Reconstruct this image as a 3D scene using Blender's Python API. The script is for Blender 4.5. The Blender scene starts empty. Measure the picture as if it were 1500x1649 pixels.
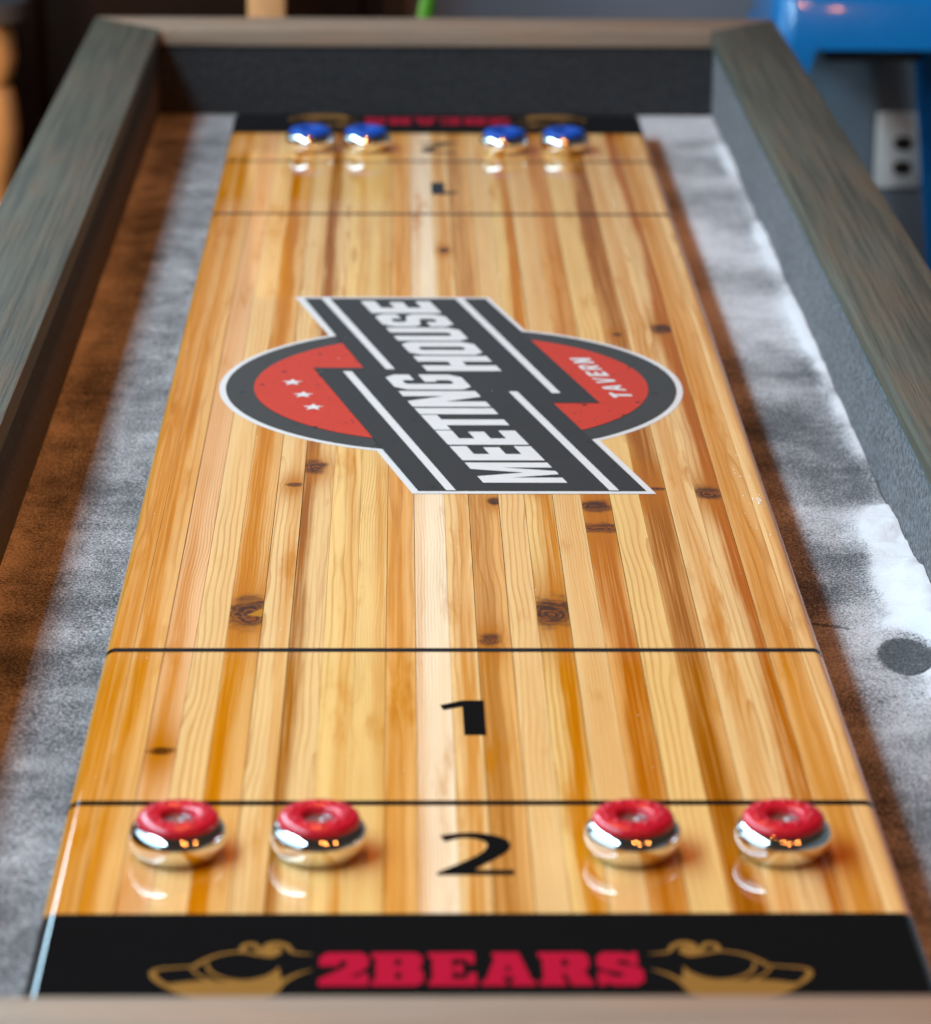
import bpy, bmesh, math, random
from mathutils import Vector, Matrix, noise
from mathutils.geometry import tessellate_polygon

random.seed(11)
SC = bpy.context.scene
COL = SC.collection
B = 0.76                       # height of the playing surface above the floor

# ------------------------------------------------------------------ camera
cam_d = bpy.data.cameras.new('camera')
cam = bpy.data.objects.new('camera', cam_d)
COL.objects.link(cam)
SC.camera = cam
YAW, PITCH, ROLL = 0.021327, 0.324115, 0.0077
fw = Vector((math.sin(YAW) * math.cos(PITCH), math.cos(YAW) * math.cos(PITCH), -math.sin(PITCH)))
rt = fw.cross(Vector((0, 0, 1))).normalized()
up = rt.cross(fw)
r2 = rt * math.cos(ROLL) + up * math.sin(ROLL)
u2 = up * math.cos(ROLL) - rt * math.sin(ROLL)
m3 = Matrix((r2, u2, -fw)).transposed()
CAM = Vector((-0.045716, -2.792523, 0.817741 + B))
cam.matrix_world = Matrix.Translation(CAM) @ m3.to_4x4()
cam_d.sensor_fit = 'VERTICAL'
cam_d.sensor_height = 36.0
cam_d.lens = 5200 / 1649 * 36.0
cam_d.clip_start = 0.05
cam_d.clip_end = 100
cam_d.dof.use_dof = True
cam_d.dof.focus_distance = (Vector((0, -0.42, B)) - CAM).dot(fw)
cam_d.dof.aperture_fstop = 6.4

# ------------------------------------------------------------------ world and lamps
world = bpy.data.worlds.new('World')
SC.world = world
world.use_nodes = True
bg = world.node_tree.nodes['Background']
bg.inputs[0].default_value = (0.55, 0.42, 0.34, 1)
bg.inputs[1].default_value = 0.070


def lamp(name, kind, loc, energy, color, **kw):
    d = bpy.data.lights.new(name, kind)
    d.energy = energy
    d.color = color
    o = bpy.data.objects.new(name, d)
    COL.objects.link(o)
    o.location = loc
    tgt = kw.pop('target', None)
    for k, v in kw.items():
        setattr(d, k, v)
    if tgt is not None:
        o.rotation_euler = (Vector(tgt) - Vector(loc)).to_track_quat('-Z', 'Y').to_euler()
    return o


WALL_Y = 2.16
COOL = (0.54, 0.82, 1.0)
WARM = (1.0, 0.30, 0.06)
WINDOW = 2.7
STRIP = 24.0
# tall windows along the left side of the table
for name, yc, ln in (('window_light', -1.15, 2.5), ('window_light', 1.38, 1.0)):
    o = lamp(name, 'AREA', (-1.32, yc, B + 1.05), WINDOW * ln * 2.1 * math.pi, COOL, shape='RECTANGLE', size=ln, size_y=2.1)
    o.rotation_euler = (math.radians(90), 0, math.radians(-90))
# the bright band of sky seen through the upper panes, close over the left rail
o = lamp('skylight', 'AREA', (-0.77, -0.25, B + 0.98), STRIP * 3.3 * 0.24 * math.pi, COOL, shape='RECTANGLE', size=3.3, size_y=0.24)
o.rotation_euler = (math.radians(72), 0, math.radians(-90))
# warm pendant bulbs hanging above and behind the camera's side of the table
for p, e in (((0.50, -2.45, B + 1.55), 12), ((0.12, -1.95, B + 1.70), 12), ((0.80, -1.75, B + 1.15), 8), ((-0.18, 0.55, B + 1.85), 42), ((-0.18, -0.75, B + 1.95), 34)):
    lamp('pendant_light', 'POINT', p, e, WARM, shadow_soft_size=0.04)
lamp('post_fill', 'POINT', (-0.76, 1.36, B - 0.05), 11, (1.0, 0.58, 0.28), shadow_soft_size=0.04)  # unseen warm fill, added to brighten the turned post

lamp('outlet_fill', 'SPOT', (1.75, 1.05, B + 0.35), 62, (0.80, 0.92, 1.0), shadow_soft_size=0.30, spot_size=math.radians(22), spot_blend=0.9, target=(0.74, WALL_Y, 0.54))  # unseen cool fill, added to lift the outlet and the wall around it

vs = SC.view_settings
vs.view_transform = 'Standard'
vs.look = 'None'
vs.gamma = 1
vs.use_curve_mapping = False
vs.exposure = -0.08
SC.cycles.max_bounces = 8
SC.cycles.diffuse_bounces = 3
SC.cycles.glossy_bounces = 4


# ------------------------------------------------------------------ helpers
def put(o, parent=None):
    COL.objects.link(o)
    if parent:
        o.parent = parent
    return o


def tag(o, label, cat, group=None, kind=None):
    o['label'] = label
    if cat:
        o['category'] = cat
    if group:
        o['group'] = group
    if kind:
        o['kind'] = kind
    return o


def mesh_obj(name, verts, faces, mat, parent=None, loc=(0, 0, 0), rz=0, smooth=None):
    me = bpy.data.meshes.new(name)
    me.from_pydata([tuple(v) for v in verts], [], [tuple(f) for f in faces])
    me.update()
    if smooth is not None:
        me.polygons.foreach_set('use_smooth', [True] * len(me.polygons))
        me.set_sharp_from_angle(angle=math.radians(smooth))
    if mat:
        me.materials.append(mat)
    o = bpy.data.objects.new(name, me)
    o.location = loc
    o.rotation_euler = (0, 0, rz)
    return put(o, parent)


def bm_obj(name, bm, mat, parent=None, loc=(0, 0, 0), rz=0, smooth=None):
    bmesh.ops.recalc_face_normals(bm, faces=bm.faces)
    me = bpy.data.meshes.new(name)
    bm.to_mesh(me)
    bm.free()
    if smooth is not None:
        me.polygons.foreach_set('use_smooth', [True] * len(me.polygons))
        me.set_sharp_from_angle(angle=math.radians(smooth))
    if mat:
        me.materials.append(mat)
    o = bpy.data.objects.new(name, me)
    o.location = loc
    o.rotation_euler = (0, 0, rz)
    return put(o, parent)


def empty(name, loc=(0, 0, 0)):
    o = bpy.data.objects.new(name, None)
    o.location = loc
    o.empty_display_size = 0.05
    return put(o)


def box(bm, x0, x1, y0, y1, z0, z1, bev=0, seg=2):
    vs_ = [bm.verts.new((x, y, z)) for z in (z0, z1) for y in (y0, y1) for x in (x0, x1)]
    fs = [bm.faces.new([vs_[i] for i in f]) for f in ((0, 2, 3, 1), (4, 5, 7, 6), (0, 1, 5, 4), (2, 6, 7, 3), (0, 4, 6, 2), (1, 3, 7, 5))]
    if bev:
        es = list({e for f in fs for e in f.edges})
        bmesh.ops.bevel(bm, geom=es, offset=bev, segments=seg, affect='EDGES', profile=0.5)


def prism(bm, poly, z0, z1, bev=0, seg=2):
    a = [bm.verts.new((x, y, z0)) for x, y in poly]
    b = [bm.verts.new((x, y, z1)) for x, y in poly]
    n = len(poly)
    fs = [bm.faces.new(a[::-1]), bm.faces.new(b)]
    for i in range(n):
        fs.append(bm.faces.new((a[i], a[(i + 1) % n], b[(i + 1) % n], b[i])))
    if bev:
        es = list({e for f in fs for e in f.edges})
        bmesh.ops.bevel(bm, geom=es, offset=bev, segments=seg, affect='EDGES', profile=0.5)


def lathe(bm, prof, n=48, cx=0, cy=0):
    rings = []
    for r, z in prof:
        if r < 1e-6:
            rings.append([bm.verts.new((cx, cy, z))])
        else:
            rings.append([bm.verts.new((cx + r * math.cos(2 * math.pi * i / n), cy + r * math.sin(2 * math.pi * i / n), z)) for i in range(n)])
    for a, b in zip(rings, rings[1:]):
        for i in range(n):
            j = (i + 1) % n
            if len(a) == 1 and len(b) == 1:
                continue
            if len(a) == 1:
                bm.faces.new((a[0], b[j], b[i]))
            elif len(b) == 1:
                bm.faces.new((a[i], a[j], b[0]))
            else:
                bm.faces.new((a[i], a[j], b[j], b[i]))


def crom(pts, n=6):
    out = []
    for i in range(len(pts) - 1):
        p0 = Vector(pts[max(i - 1, 0)]); p1 = Vector(pts[i]); p2 = Vector(pts[i + 1]); p3 = Vector(pts[min(i + 2, len(pts) - 1)])
        for k in range(n):
            t = k / n
            out.append(tuple(0.5 * ((2 * p1) + (p2 - p0) * t + (2 * p0 - 5 * p1 + 4 * p2 - p3) * t * t + (3 * p1 - p0 - 3 * p2 + p3) * t ** 3)))
    out.append(tuple(pts[-1]))
    return out


def flat_print(name, shapes, z, mat, parent, flip=False):
    """shapes: list of contour lists (outer, holes...) in board coordinates -> one flat printed sheet."""
    verts, faces = [], []
    for cs in shapes:
        cc = [[Vector((x, y, 0)) for x, y in c] for c in cs]
        flat = [v for c in cc for v in c]
        base = len(verts)
        verts += [(v.x, v.y, z) for v in flat]
        for t in tessellate_polygon(cc):
            a, b_, c_ = (flat[i] for i in t)
            if (b_ - a).cross(c_ - a).z < 0:
                t = t[::-1]
            faces.append([base + i for i in t])
    if flip:
        verts = [(-x, -y, zz) for x, y, zz in verts]
    return mesh_obj(name, verts, faces, mat, parent)


# ------------------------------------------------------------------ node helper
class NT:
    def __init__(self, name):
        self.m = bpy.data.materials.new(name)
        self.m.use_nodes = True
        self.t = self.m.node_tree
        self.n = self.t.nodes
        self.b = self.n['Principled BSDF']

    def put_in(self, sock, v):
        if isinstance(v, bpy.types.NodeSocket):
            self.t.links.new(v, sock)
        elif v is not None:
            if hasattr(sock.default_value, '__len__') and not hasattr(v, '__len__'):
                v = [v] * len(sock.default_value)
            if hasattr(sock.default_value, '__len__') and len(sock.default_value) == 4 and len(v) == 3:
                v = tuple(v) + (1,)
            sock.default_value = v

    def math(self, op, a, b=None, c=None, clamp=False):
        n = self.n.new('ShaderNodeMath'); n.operation = op; n.use_clamp = clamp
        for i, v in enumerate((a, b, c)):
            self.put_in(n.inputs[i], v)
        return n.outputs[0]

    def add(self, a, b): return self.math('ADD', a, b)
    def sub(self, a, b): return self.math('SUBTRACT', a, b)
    def mul(self, a, b): return self.math('MULTIPLY', a, b)

    def step(self, v, lo, hi, a=0.0, b=1.0):
        n = self.n.new('ShaderNodeMapRange'); n.interpolation_type = 'SMOOTHSTEP'
        for i, x in enumerate((v, lo, hi, a, b)):
            self.put_in(n.inputs[i], x)
        return n.outputs[0]

    def coord(self, kind='Object'):
        return self.n.new('ShaderNodeTexCoord').outputs[kind]

    def sep(self, v):
        n = self.n.new('ShaderNodeSeparateXYZ'); self.put_in(n.inputs[0], v); return n.outputs

    def comb(self, x, y, z):
        n = self.n.new('ShaderNodeCombineXYZ')
        for i, v in enumerate((x, y, z)):
            self.put_in(n.inputs[i], v)
        return n.outputs[0]

    def attr(self, name, kind='OBJECT'):
        n = self.n.new('ShaderNodeAttribute'); n.attribute_type = kind; n.attribute_name = name
        return n

    def noise(self, vec, scale, detail=3, rough=0.5, dist=0.0):
        n = self.n.new('ShaderNodeTexNoise')
        self.put_in(n.inputs['Vector'], vec); self.put_in(n.inputs['Scale'], scale)
        n.inputs['Detail'].default_value = detail; n.inputs['Roughness'].default_value = rough
        n.inputs['Distortion'].default_value = dist
        return n.outputs['Fac']

    def voro(self, vec, scale):
        n = self.n.new('ShaderNodeTexVoronoi')
        self.put_in(n.inputs['Vector'], vec); n.inputs['Scale'].default_value = scale
        return n.outputs

    def mix(self, f, a, b, blend='MIX'):
        n = self.n.new('ShaderNodeMix'); n.data_type = 'RGBA'; n.blend_type = blend
        self.put_in(n.inputs[0], f); self.put_in(n.inputs[6], a); self.put_in(n.inputs[7], b)
        return n.outputs[2]

    def bump(self, h, strength=0.3, dist=0.001):
        n = self.n.new('ShaderNodeBump'); n.inputs['Strength'].default_value = strength; n.inputs['Distance'].default_value = dist
        self.put_in(n.inputs['Height'], h)
        self.t.links.new(n.outputs[0], self.b.inputs['Normal'])
        return n.outputs[0]

    def set(self, **kw):
        for k, v in kw.items():
            self.put_in(self.b.inputs[k.replace('_', ' ')], v)
        return self


def simple(name, col, rough=0.5, metal=0.0, coat=0.0, coat_rough=0.03, var=0.06, scale=30, spec=0.5):
    """a plain painted / moulded surface with slight uneven tone and gloss"""
    m = NT(name)
    n = m.noise(m.coord(), scale, 4, 0.6)
    dark = tuple(c * (1 - var * 2) for c in col)
    lite = tuple(min(1, c * (1 + var * 2)) for c in col)
    m.set(Base_Color=m.mix(n, dark, lite), Metallic=metal, Roughness=m.add(m.mul(n, 0.12), rough - 0.06), Coat_Weight=coat, Coat_Roughness=coat_rough, Specular_IOR_Level=spec)
    return m.m


# ------------------------------------------------------------------ materials
def make_pine():
    m = NT('pine_under_epoxy')
    x, y, z = m.sep(m.coord())
    seed = m.attr('seed').outputs['Fac']
    tint = m.attr('tint').outputs['Color']
    heart = m.attr('heart_tint').outputs['Color']
    g = m.sep(m.attr('grain').outputs['Vector'])       # pith offset, pith depth, ring spacing
    hs = m.sep(m.attr('heart').outputs['Vector'])      # streak centre, streak width, strength
    # knots: (x, y, radius)
    dark = None
    push = None
    halo = None
    ring_in = None
    for nm in ('knot_a', 'knot_b'):
        kx, ky, kr = m.sep(m.attr(nm).outputs['Vector'])
        kl = m.sep(m.attr('knot_long').outputs['Vector'])[0 if nm == 'knot_a' else 1]
        wig = m.mul(m.sub(m.noise(m.comb(m.mul(x, 75), m.mul(y, 80), seed), 1, 3), 0.5), 0.9)
        dx = m.math('DIVIDE', m.sub(x, kx), kr)
        dy = m.math('DIVIDE', m.sub(y, ky), m.mul(kr, kl))
        d = m.math('SQRT', m.add(m.mul(dx, dx), m.mul(dy, dy)))
        dw = m.add(d, m.add(m.mul(wig, 1.25), m.mul(m.math('MAXIMUM', dy, 0.0), -0.25)))
        a = m.step(dw, 1.25, 0.45)
        p = m.step(d, 2.6, 0.3)
        dy2 = m.math('DIVIDE', m.sub(y, ky), m.mul(kr, 6.0))
        h = m.math('POWER', 2.718, m.mul(m.add(m.mul(dy2, dy2), m.mul(m.mul(dx, dx), 0.22)), -1.4))
        eye = m.mul(m.step(m.add(m.math('ABSOLUTE', m.sub(dx, 0.55)), m.mul(m.math('ABSOLUTE', m.add(m.add(dy, 0.05), m.mul(dx, -0.25))), 2.4)), 0.70, 0.50), m.sep(m.attr('knot_long').outputs['Vector'])[2])
        rg_ = m.mul(m.step(m.math('FRACT', m.mul(m.add(d, m.mul(wig, 1.1)), 3.1)), 0.15, 0.95), a)
        rings_k = rg_ if dark is None else m.math('MAXIMUM', rings_k, rg_)
        dark = a if dark is None else m.math('MAXIMUM', dark, a)
        push = p if push is None else m.add(push, p)
        halo = h if halo is None else m.math('MAXIMUM', halo, h)
        ring_in = eye if ring_in is None else m.math('MAXIMUM', ring_in, eye)
    # growth rings: distance from a wandering pith line that runs along the plank
    w1 = m.sub(m.noise(m.comb(m.mul(y, 2.6), seed, 3.1), 1, 2), 0.5)
    w2 = m.sub(m.noise(m.comb(m.mul(y, 3.4), seed, 9.7), 1, 2), 0.5)
    w3 = m.sub(m.noise(m.comb(m.mul(x, 60), m.mul(y, 9), seed), 1, 3), 0.5)
    rx = m.add(m.sub(x, g[0]), m.mul(w1, 0.016))
    rz = m.add(g[1], m.mul(w2, 0.030))
    r = m.math('SQRT', m.add(m.mul(rx, rx), m.mul(rz, rz)))
    r = m.add(m.add(r, m.mul(w3, 0.0042)), m.mul(push, 0.0032))
    fr = m.math('FRACT', m.math('DIVIDE', r, g[2]))
    late = m.mul(m.step(fr, 0.50, 0.92), m.step(fr, 1.0, 0.95))
    # broad heartwood streak down the plank
    c = m.add(hs[0], m.mul(m.sub(m.noise(m.comb(m.mul(y, 1.7), seed, 5.3), 1, 2), 0.5), 0.022))
    sx = m.math('DIVIDE', m.add(m.sub(x, c), m.mul(w3, 0.006)), hs[1])
    sx2 = m.mul(sx, sx)
    st = m.math('POWER', 2.718, m.mul(m.mul(sx2, sx2), -1.0))
    along = m.step(m.noise(m.comb(m.mul(y, 1.3), m.mul(x, 25), m.add(seed, 17.0)), 1, 3), 0.25, 0.62, 0.60, 1.2)
    hf = m.noise(m.comb(m.mul(x, 420), m.mul(y, 3.2), m.add(seed, 60.0)), 1, 4, 0.65)
    st = m.mul(m.mul(st, m.mul(along, m.step(hf, 0.35, 0.62, 0.55, 1.2))), hs[2])
    streak2 = m.step(m.noise(m.comb(m.mul(x, 105), m.mul(y, 2.4), m.add(seed, 40.0)), 1, 4, 0.6), 0.50, 0.72)
    st = m.math('ADD', st, m.mul(streak2, 0.30), clamp=True)
    fibre = m.noise(m.comb(m.mul(x, 1500), m.mul(y, 16), seed), 1, 3, 0.6)
    fleck = m.step(m.noise(m.comb(m.mul(x, 900), m.mul(y, 60), m.add(seed, 3.0)), 1, 2), 0.66, 0.76)
    cloud = m.noise(m.comb(m.mul(x, 60), m.mul(y, 6), m.add(seed, 8.0)), 1, 3)
    col = m.mix(st, tint, heart)
    pt = m.step(m.noise(m.comb(m.mul(x, 42), m.mul(y, 5.5), m.add(seed, 90.0)), 1, 4, 0.6), 0.56, 0.74)
    col = m.mix(m.mul(pt, 0.55), col, (0.47, 0.155, 0.018))
    lc = m.mix(0.72, col, (0.38, 0.115, 0.016))
    amt = m.mul(late, m.step(m.noise(m.comb(m.mul(x, 50), m.mul(y, 3), m.add(seed, 21.0)), 1, 2), 0.30, 0.66, 0.08, 0.66))
    col = m.mix(amt, col, lc)
    col = m.mix(m.mul(halo, 0.80), col, (0.40, 0.125, 0.016))
    col = m.mix(m.mul(fleck, 0.16), col, (0.25, 0.09, 0.02))
    kn = m.noise(m.comb(m.mul(x, 55), m.mul(y, 240), seed), 1, 3)
    kc = m.mix(m.step(m.add(m.mul(kn, 0.5), m.mul(rings_k, 0.16)), 0.24, 0.46), (0.024, 0.008, 0.004), (0.22, 0.068, 0.018))
    col = m.mix(m.mul(dark, 0.95), col, kc)
    col = m.mix(m.mul(ring_in, 0.8), col, (0.48, 0.22, 0.04))
    val = m.add(0.80, m.add(m.mul(fibre, 0.20), m.mul(cloud, 0.20)))
    hsv = m.n.new('ShaderNodeHueSaturation')
    m.put_in(hsv.inputs['Value'], val); m.put_in(hsv.inputs['Color'], col)
    orange = m.noise(m.comb(m.mul(x, 0.6), m.mul(y, 0.8), 2.0), 1, 2)
    hsv.inputs['Saturation'].default_value = 1.10
    m.set(Base_Color=hsv.outputs[0], Roughness=0.5, Specular_IOR_Level=0.0, Coat_Weight=1.0, Coat_IOR=1.52)
    # resin: very slightly uneven gloss with rubbed powder film
    film = m.noise(m.coord(), 14, 5, 0.65)
    m.set(Coat_Roughness=m.step(film, 0.35, 0.8, 0.018, 0.075))
    return m.m


def make_print(name, col, wear=0.0, rough=0.35, coat=1.0):
    m = NT(name)
    co = m.coord()
    c = m.mix(m.noise(co, 45, 4, 0.6), tuple(v * 0.9 for v in col), tuple(min(1, v * 1.08) for v in col))
    if wear:
        v = m.voro(co, 60)
        nn = m.noise(co, 420, 2)
        sp = m.mul(m.step(m.add(v['Distance'], m.mul(nn, 0.25)), 0.30, 0.24), m.step(m.sep(v['Color'])[0], 0.72, 0.78))
        v2 = m.voro(co, 210)
        sp2 = m.mul(m.step(v2['Distance'], 0.30, 0.20), m.step(m.sep(v2['Color'])[1], 0.84, 0.88))
        sp = m.math('MAXIMUM', sp, m.mul(sp2, 0.7))
        c = m.mix(m.mul(sp, wear), c, (0.012, 0.011, 0.010))
    film = m.noise(co, 14, 5, 0.65)
    m.set(Base_Color=c, Roughness=rough, Specular_IOR_Level=0.0, Coat_Weight=coat, Coat_IOR=1.52, Coat_Roughness=m.step(film, 0.35, 0.8, 0.02, 0.08))
    return m.m


def make_stain(name, a, b_, brown, brown_amt, rough=0.62):
    """grey-stained rough timber, grain along local Y"""
    m = NT(name)
    x, y, z = m.sep(m.coord())
    xx = m.add(x, z)
    info = m.n.new('ShaderNodeObjectInfo').outputs['Random']
    sd = m.mul(info, 50)
    warp = m.mul(m.sub(m.noise(m.comb(m.mul(xx, 9), m.mul(y, 2.2), sd), 1, 3), 0.5), 0.012)
    u = m.add(xx, warp)
    grain = m.noise(m.comb(m.mul(u, 190), m.mul(y, 3.5), sd), 1, 5, 0.62)
    fine = m.noise(m.comb(m.mul(u, 1100), m.mul(y, 22), sd), 1, 3, 0.65)
    patch = m.noise(m.comb(m.mul(xx, 26), m.mul(y, 6.5), m.add(sd, 7)), 1, 4, 0.6)
    col = m.mix(m.step(grain, 0.3, 0.7), a, b_)
    br = m.step(m.add(m.mul(patch, 0.6), m.mul(grain, 0.4)), 0.46, 0.64, 0, brown_amt)
    col = m.mix(br, col, brown)
    pore = m.step(fine, 0.60, 0.74)
    col = m.mix(m.mul(pore, 0.62), col, tuple(v * 0.35 for v in a))
    m.set(Base_Color=col, Roughness=m.add(rough, m.mul(m.sub(grain, 0.5), 0.25)), Specular_IOR_Level=0.35)
    m.bump(m.add(m.mul(fine, 0.7), m.mul(grain, 0.8)), 0.7, 0.0014)
    return m.m


def make_felt(name, dark, light, dust=False, amount=0.5):
    m = NT(name)
    co = m.coord()
    fx, fy, fz = m.sep(co)
    n1 = m.noise(m.comb(fx, fy, m.mul(fz, 0.55)), 400, 3, 0.75)
    n2 = m.noise(co, 1500, 2, 0.6)
    n3 = m.noise(co, 9, 3)
    sp = m.step(m.add(m.mul(n1, 0.6), m.mul(n2, 0.4)), 0.45, 0.57)
    col = m.mix(m.mul(sp, amount), dark, light)
    col = m.mix(m.mul(n3, 0.25), col, tuple(v * 0.6 for v in dark))
    h = m.add(n1, m.mul(n2, 0.5))
    if dust:
        d = m.attr('dust', 'GEOMETRY').outputs['Fac']
        x, y, z = m.sep(co)
        nz = m.noise(co, 520, 3, 0.72)
        drag = m.noise(m.comb(m.mul(x, 22), m.mul(y, 60), 3.0), 1, 4, 0.6)
        blot = m.noise(m.comb(m.mul(x, 34), m.mul(y, 17), 0.0), 1, 4, 0.6)
        cov = m.add(d, m.add(m.mul(m.sub(drag, 0.5), 0.25), m.mul(m.sub(blot, 0.5), 0.38)))
        thr = m.sub(1.0, cov)
        k = m.step(nz, m.sub(m.add(m.mul(thr, 0.55), 0.22), 0.22), m.add(m.add(m.mul(thr, 0.55), 0.22), 0.22))
        grain_c = m.mix(n2, (0.46, 0.47, 0.48), (0.80, 0.81, 0.82))
        col = m.mix(k, col, grain_c)
        h = m.add(h, m.mul(k, 0.7))
    m.set(Base_Color=col, Roughness=0.95, Specular_IOR_Level=0.15, Sheen_Weight=0.15, Sheen_Roughness=0.5)
    m.bump(h, 0.6, 0.0012)
    return m.m


def make_powder():
    m = NT('white_powder')
    co = m.coord()
    n = m.noise(co, 700, 3, 0.7)
    n2 = m.noise(co, 60, 4, 0.6)
    thin = m.attr('dust', 'GEOMETRY').outputs['Fac']
    k = m.step(m.add(m.mul(n, 0.9), thin), 0.62, 0.86)
    col = m.mix(n2, (0.80, 0.82, 0.84), (0.92, 0.93, 0.94))
    col = m.mix(k, (0.16, 0.17, 0.18), col)
    m.set(Base_Color=col, Roughness=0.9, Specular_IOR_Level=0.3)
    m.bump(m.add(m.mul(n, 0.4), m.mul(n2, 0.5)), 0.5, 0.0016)
    return m.m


def make_chrome():
    m = NT('chrome')
    n = m.noise(m.coord(), 90, 4, 0.6)
    m.set(Base_Color=(0.86, 0.86, 0.85), Metallic=1.0, Roughness=m.step(n, 0.3, 0.8, 0.03, 0.10))
    return m.m


PINE = make_pine()
P_BLACK = make_print('black_print', (0.004, 0.0045, 0.005))
P_GREY = make_print('grey_print', (0.029, 0.0275, 0.024), 0.9)
P_RING = make_print('ring_grey_print', (0.043, 0.042, 0.036), 0.9)
P_RED = make_print('red_print', (0.55, 0.036, 0.012), 0.9)
P_WHITE = make_print('white_print', (0.69, 0.665, 0.625))
P_CRIMSON = make_print('crimson_print', (0.42, 0.007, 0.030))
P_GOLD = make_print('gold_print', (0.27, 0.130, 0.028))
STAIN_SIDE = make_stain('grey_stained_timber', (0.050, 0.048, 0.034), (0.102, 0.096, 0.068), (0.115, 0.072, 0.040), 0.5)
TAN_END = make_stain('tan_timber', (0.21, 0.148, 0.100), (0.33, 0.245, 0.175), (0.32, 0.185, 0.105), 0.6)  # end caps: tanner and paler than the side rails
FELT = make_felt('charcoal_felt', (0.006, 0.0065, 0.007), (0.15, 0.16, 0.17), amount=0.40)
FELT_WALL = make_felt('lit_dusted_felt', (0.012, 0.014, 0.016), (0.30, 0.32, 0.34), amount=0.66)  # right liner: powder dust plus window light, both worked into a paler felt
FELT_DUSTY = make_felt('powdered_felt', (0.016, 0.017, 0.019), (0.15, 0.16, 0.17), dust=True)
POWDER = make_powder()
CHROME = make_chrome()
RED_CAP = simple('red_plastic', (0.54, 0.010, 0.025), 0.24)
BLUE_CAP = simple('blue_plastic', (0.002, 0.060, 0.36), 0.34, spec=0.35)
STEEL = simple('brushed_steel', (0.42, 0.40, 0.39), 0.34, metal=0.9, scale=200)
DARKWOOD = simple('dark_brown_wood', (0.010, 0.0048, 0.0026), 0.8, var=0.25, scale=9, spec=0.08)
TANWOOD = simple('tan_wood', (0.50, 0.30, 0.13), 0.5, var=0.2, scale=14)
BLUE = simple('blue_enamel', (0.002, 0.185, 0.52), 0.26, coat=0.6, coat_rough=0.06, var=0.05)
BLACK_RUBBER = simple('black_rubber', (0.008, 0.008, 0.009), 0.7)
PLATE = simple('white_plastic', (0.74, 0.75, 0.72), 0.4)
SOCKET = simple('dark_socket', (0.020, 0.018, 0.014), 0.5)
WALLPAINT = simple('grey_wall_paint', (0.13, 0.165, 0.20), 0.62, var=0.05, scale=6)
FLOORMAT = simple('dark_concrete', (0.11, 0.095, 0.08), 0.5, var=0.2, scale=5)
LEAF = simple('green_leaf', (0.060, 0.26, 0.015), 0.4, var=0.2, scale=60)
POT = simple('dark_clay', (0.03, 0.028, 0.027), 0.7)
CAPGREY = simple('slate_grey_paint', (0.045, 0.045, 0.052), 0.5)

# ------------------------------------------------------------------ setting: floor and back wall
WALL_Y = 2.16
bm = bmesh.new(); box(bm, -3.2, 3.2, -3.4, WALL_Y - 0.002, -0.10, 0)
o = bm_obj('floor', bm, FLOORMAT); o['kind'] = 'structure'
bm = bmesh.new(); box(bm, -3.2, 3.2, WALL_Y, WALL_Y + 0.12, -0.10, 1.86)
o = bm_obj('wall', bm, WALLPAINT); o['kind'] = 'structure'

# ------------------------------------------------------------------ the table
L, W2 = 1.2028, 0.254
BAND, Z2, Z1 = 0.1118, 0.1589, 0.2670
XIN, XOUT, YIN, YOUT = 0.3553, 0.4460, 1.3509, 1.4420
ZR, ZG = 0.0810, -0.0304          # rail top and gutter floor, from the playing surface

table = empty('shuffleboard_table')
tag(table, 'long pine shuffleboard table with grey timber rails and powdered felt gutters', 'game table')

# rails: mitred cap boards
CT = 0.022
for s, nm in ((-1, 'rail_cap'), (1, 'rail_cap')):
    bm = bmesh.new()
    prism(bm, [(s * XIN, -YIN), (s * XOUT, -YOUT), (s * XOUT, YOUT), (s * XIN, YIN)], ZR - CT, ZR, 0.0030)
    o = bm_obj(nm, bm, STAIN_SIDE, table, (0, 0, B), smooth=40)
for s in (-1, 1):
    bm = bmesh.new()
    g = 0.0006
    prism(bm, [(-YIN + 0, -XIN + g), (-YOUT, -XOUT + g), (-YOUT, XOUT - g), (-YIN, XIN - g)], ZR - CT, ZR - 0.0004, 0.0018)
    o = bm_obj('rail_cap', bm, TAN_END, table, (0, 0, B), math.radians(-90 if s > 0 else 90), smooth=40)
    o['label'] = 'tan end rail cap'
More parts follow.
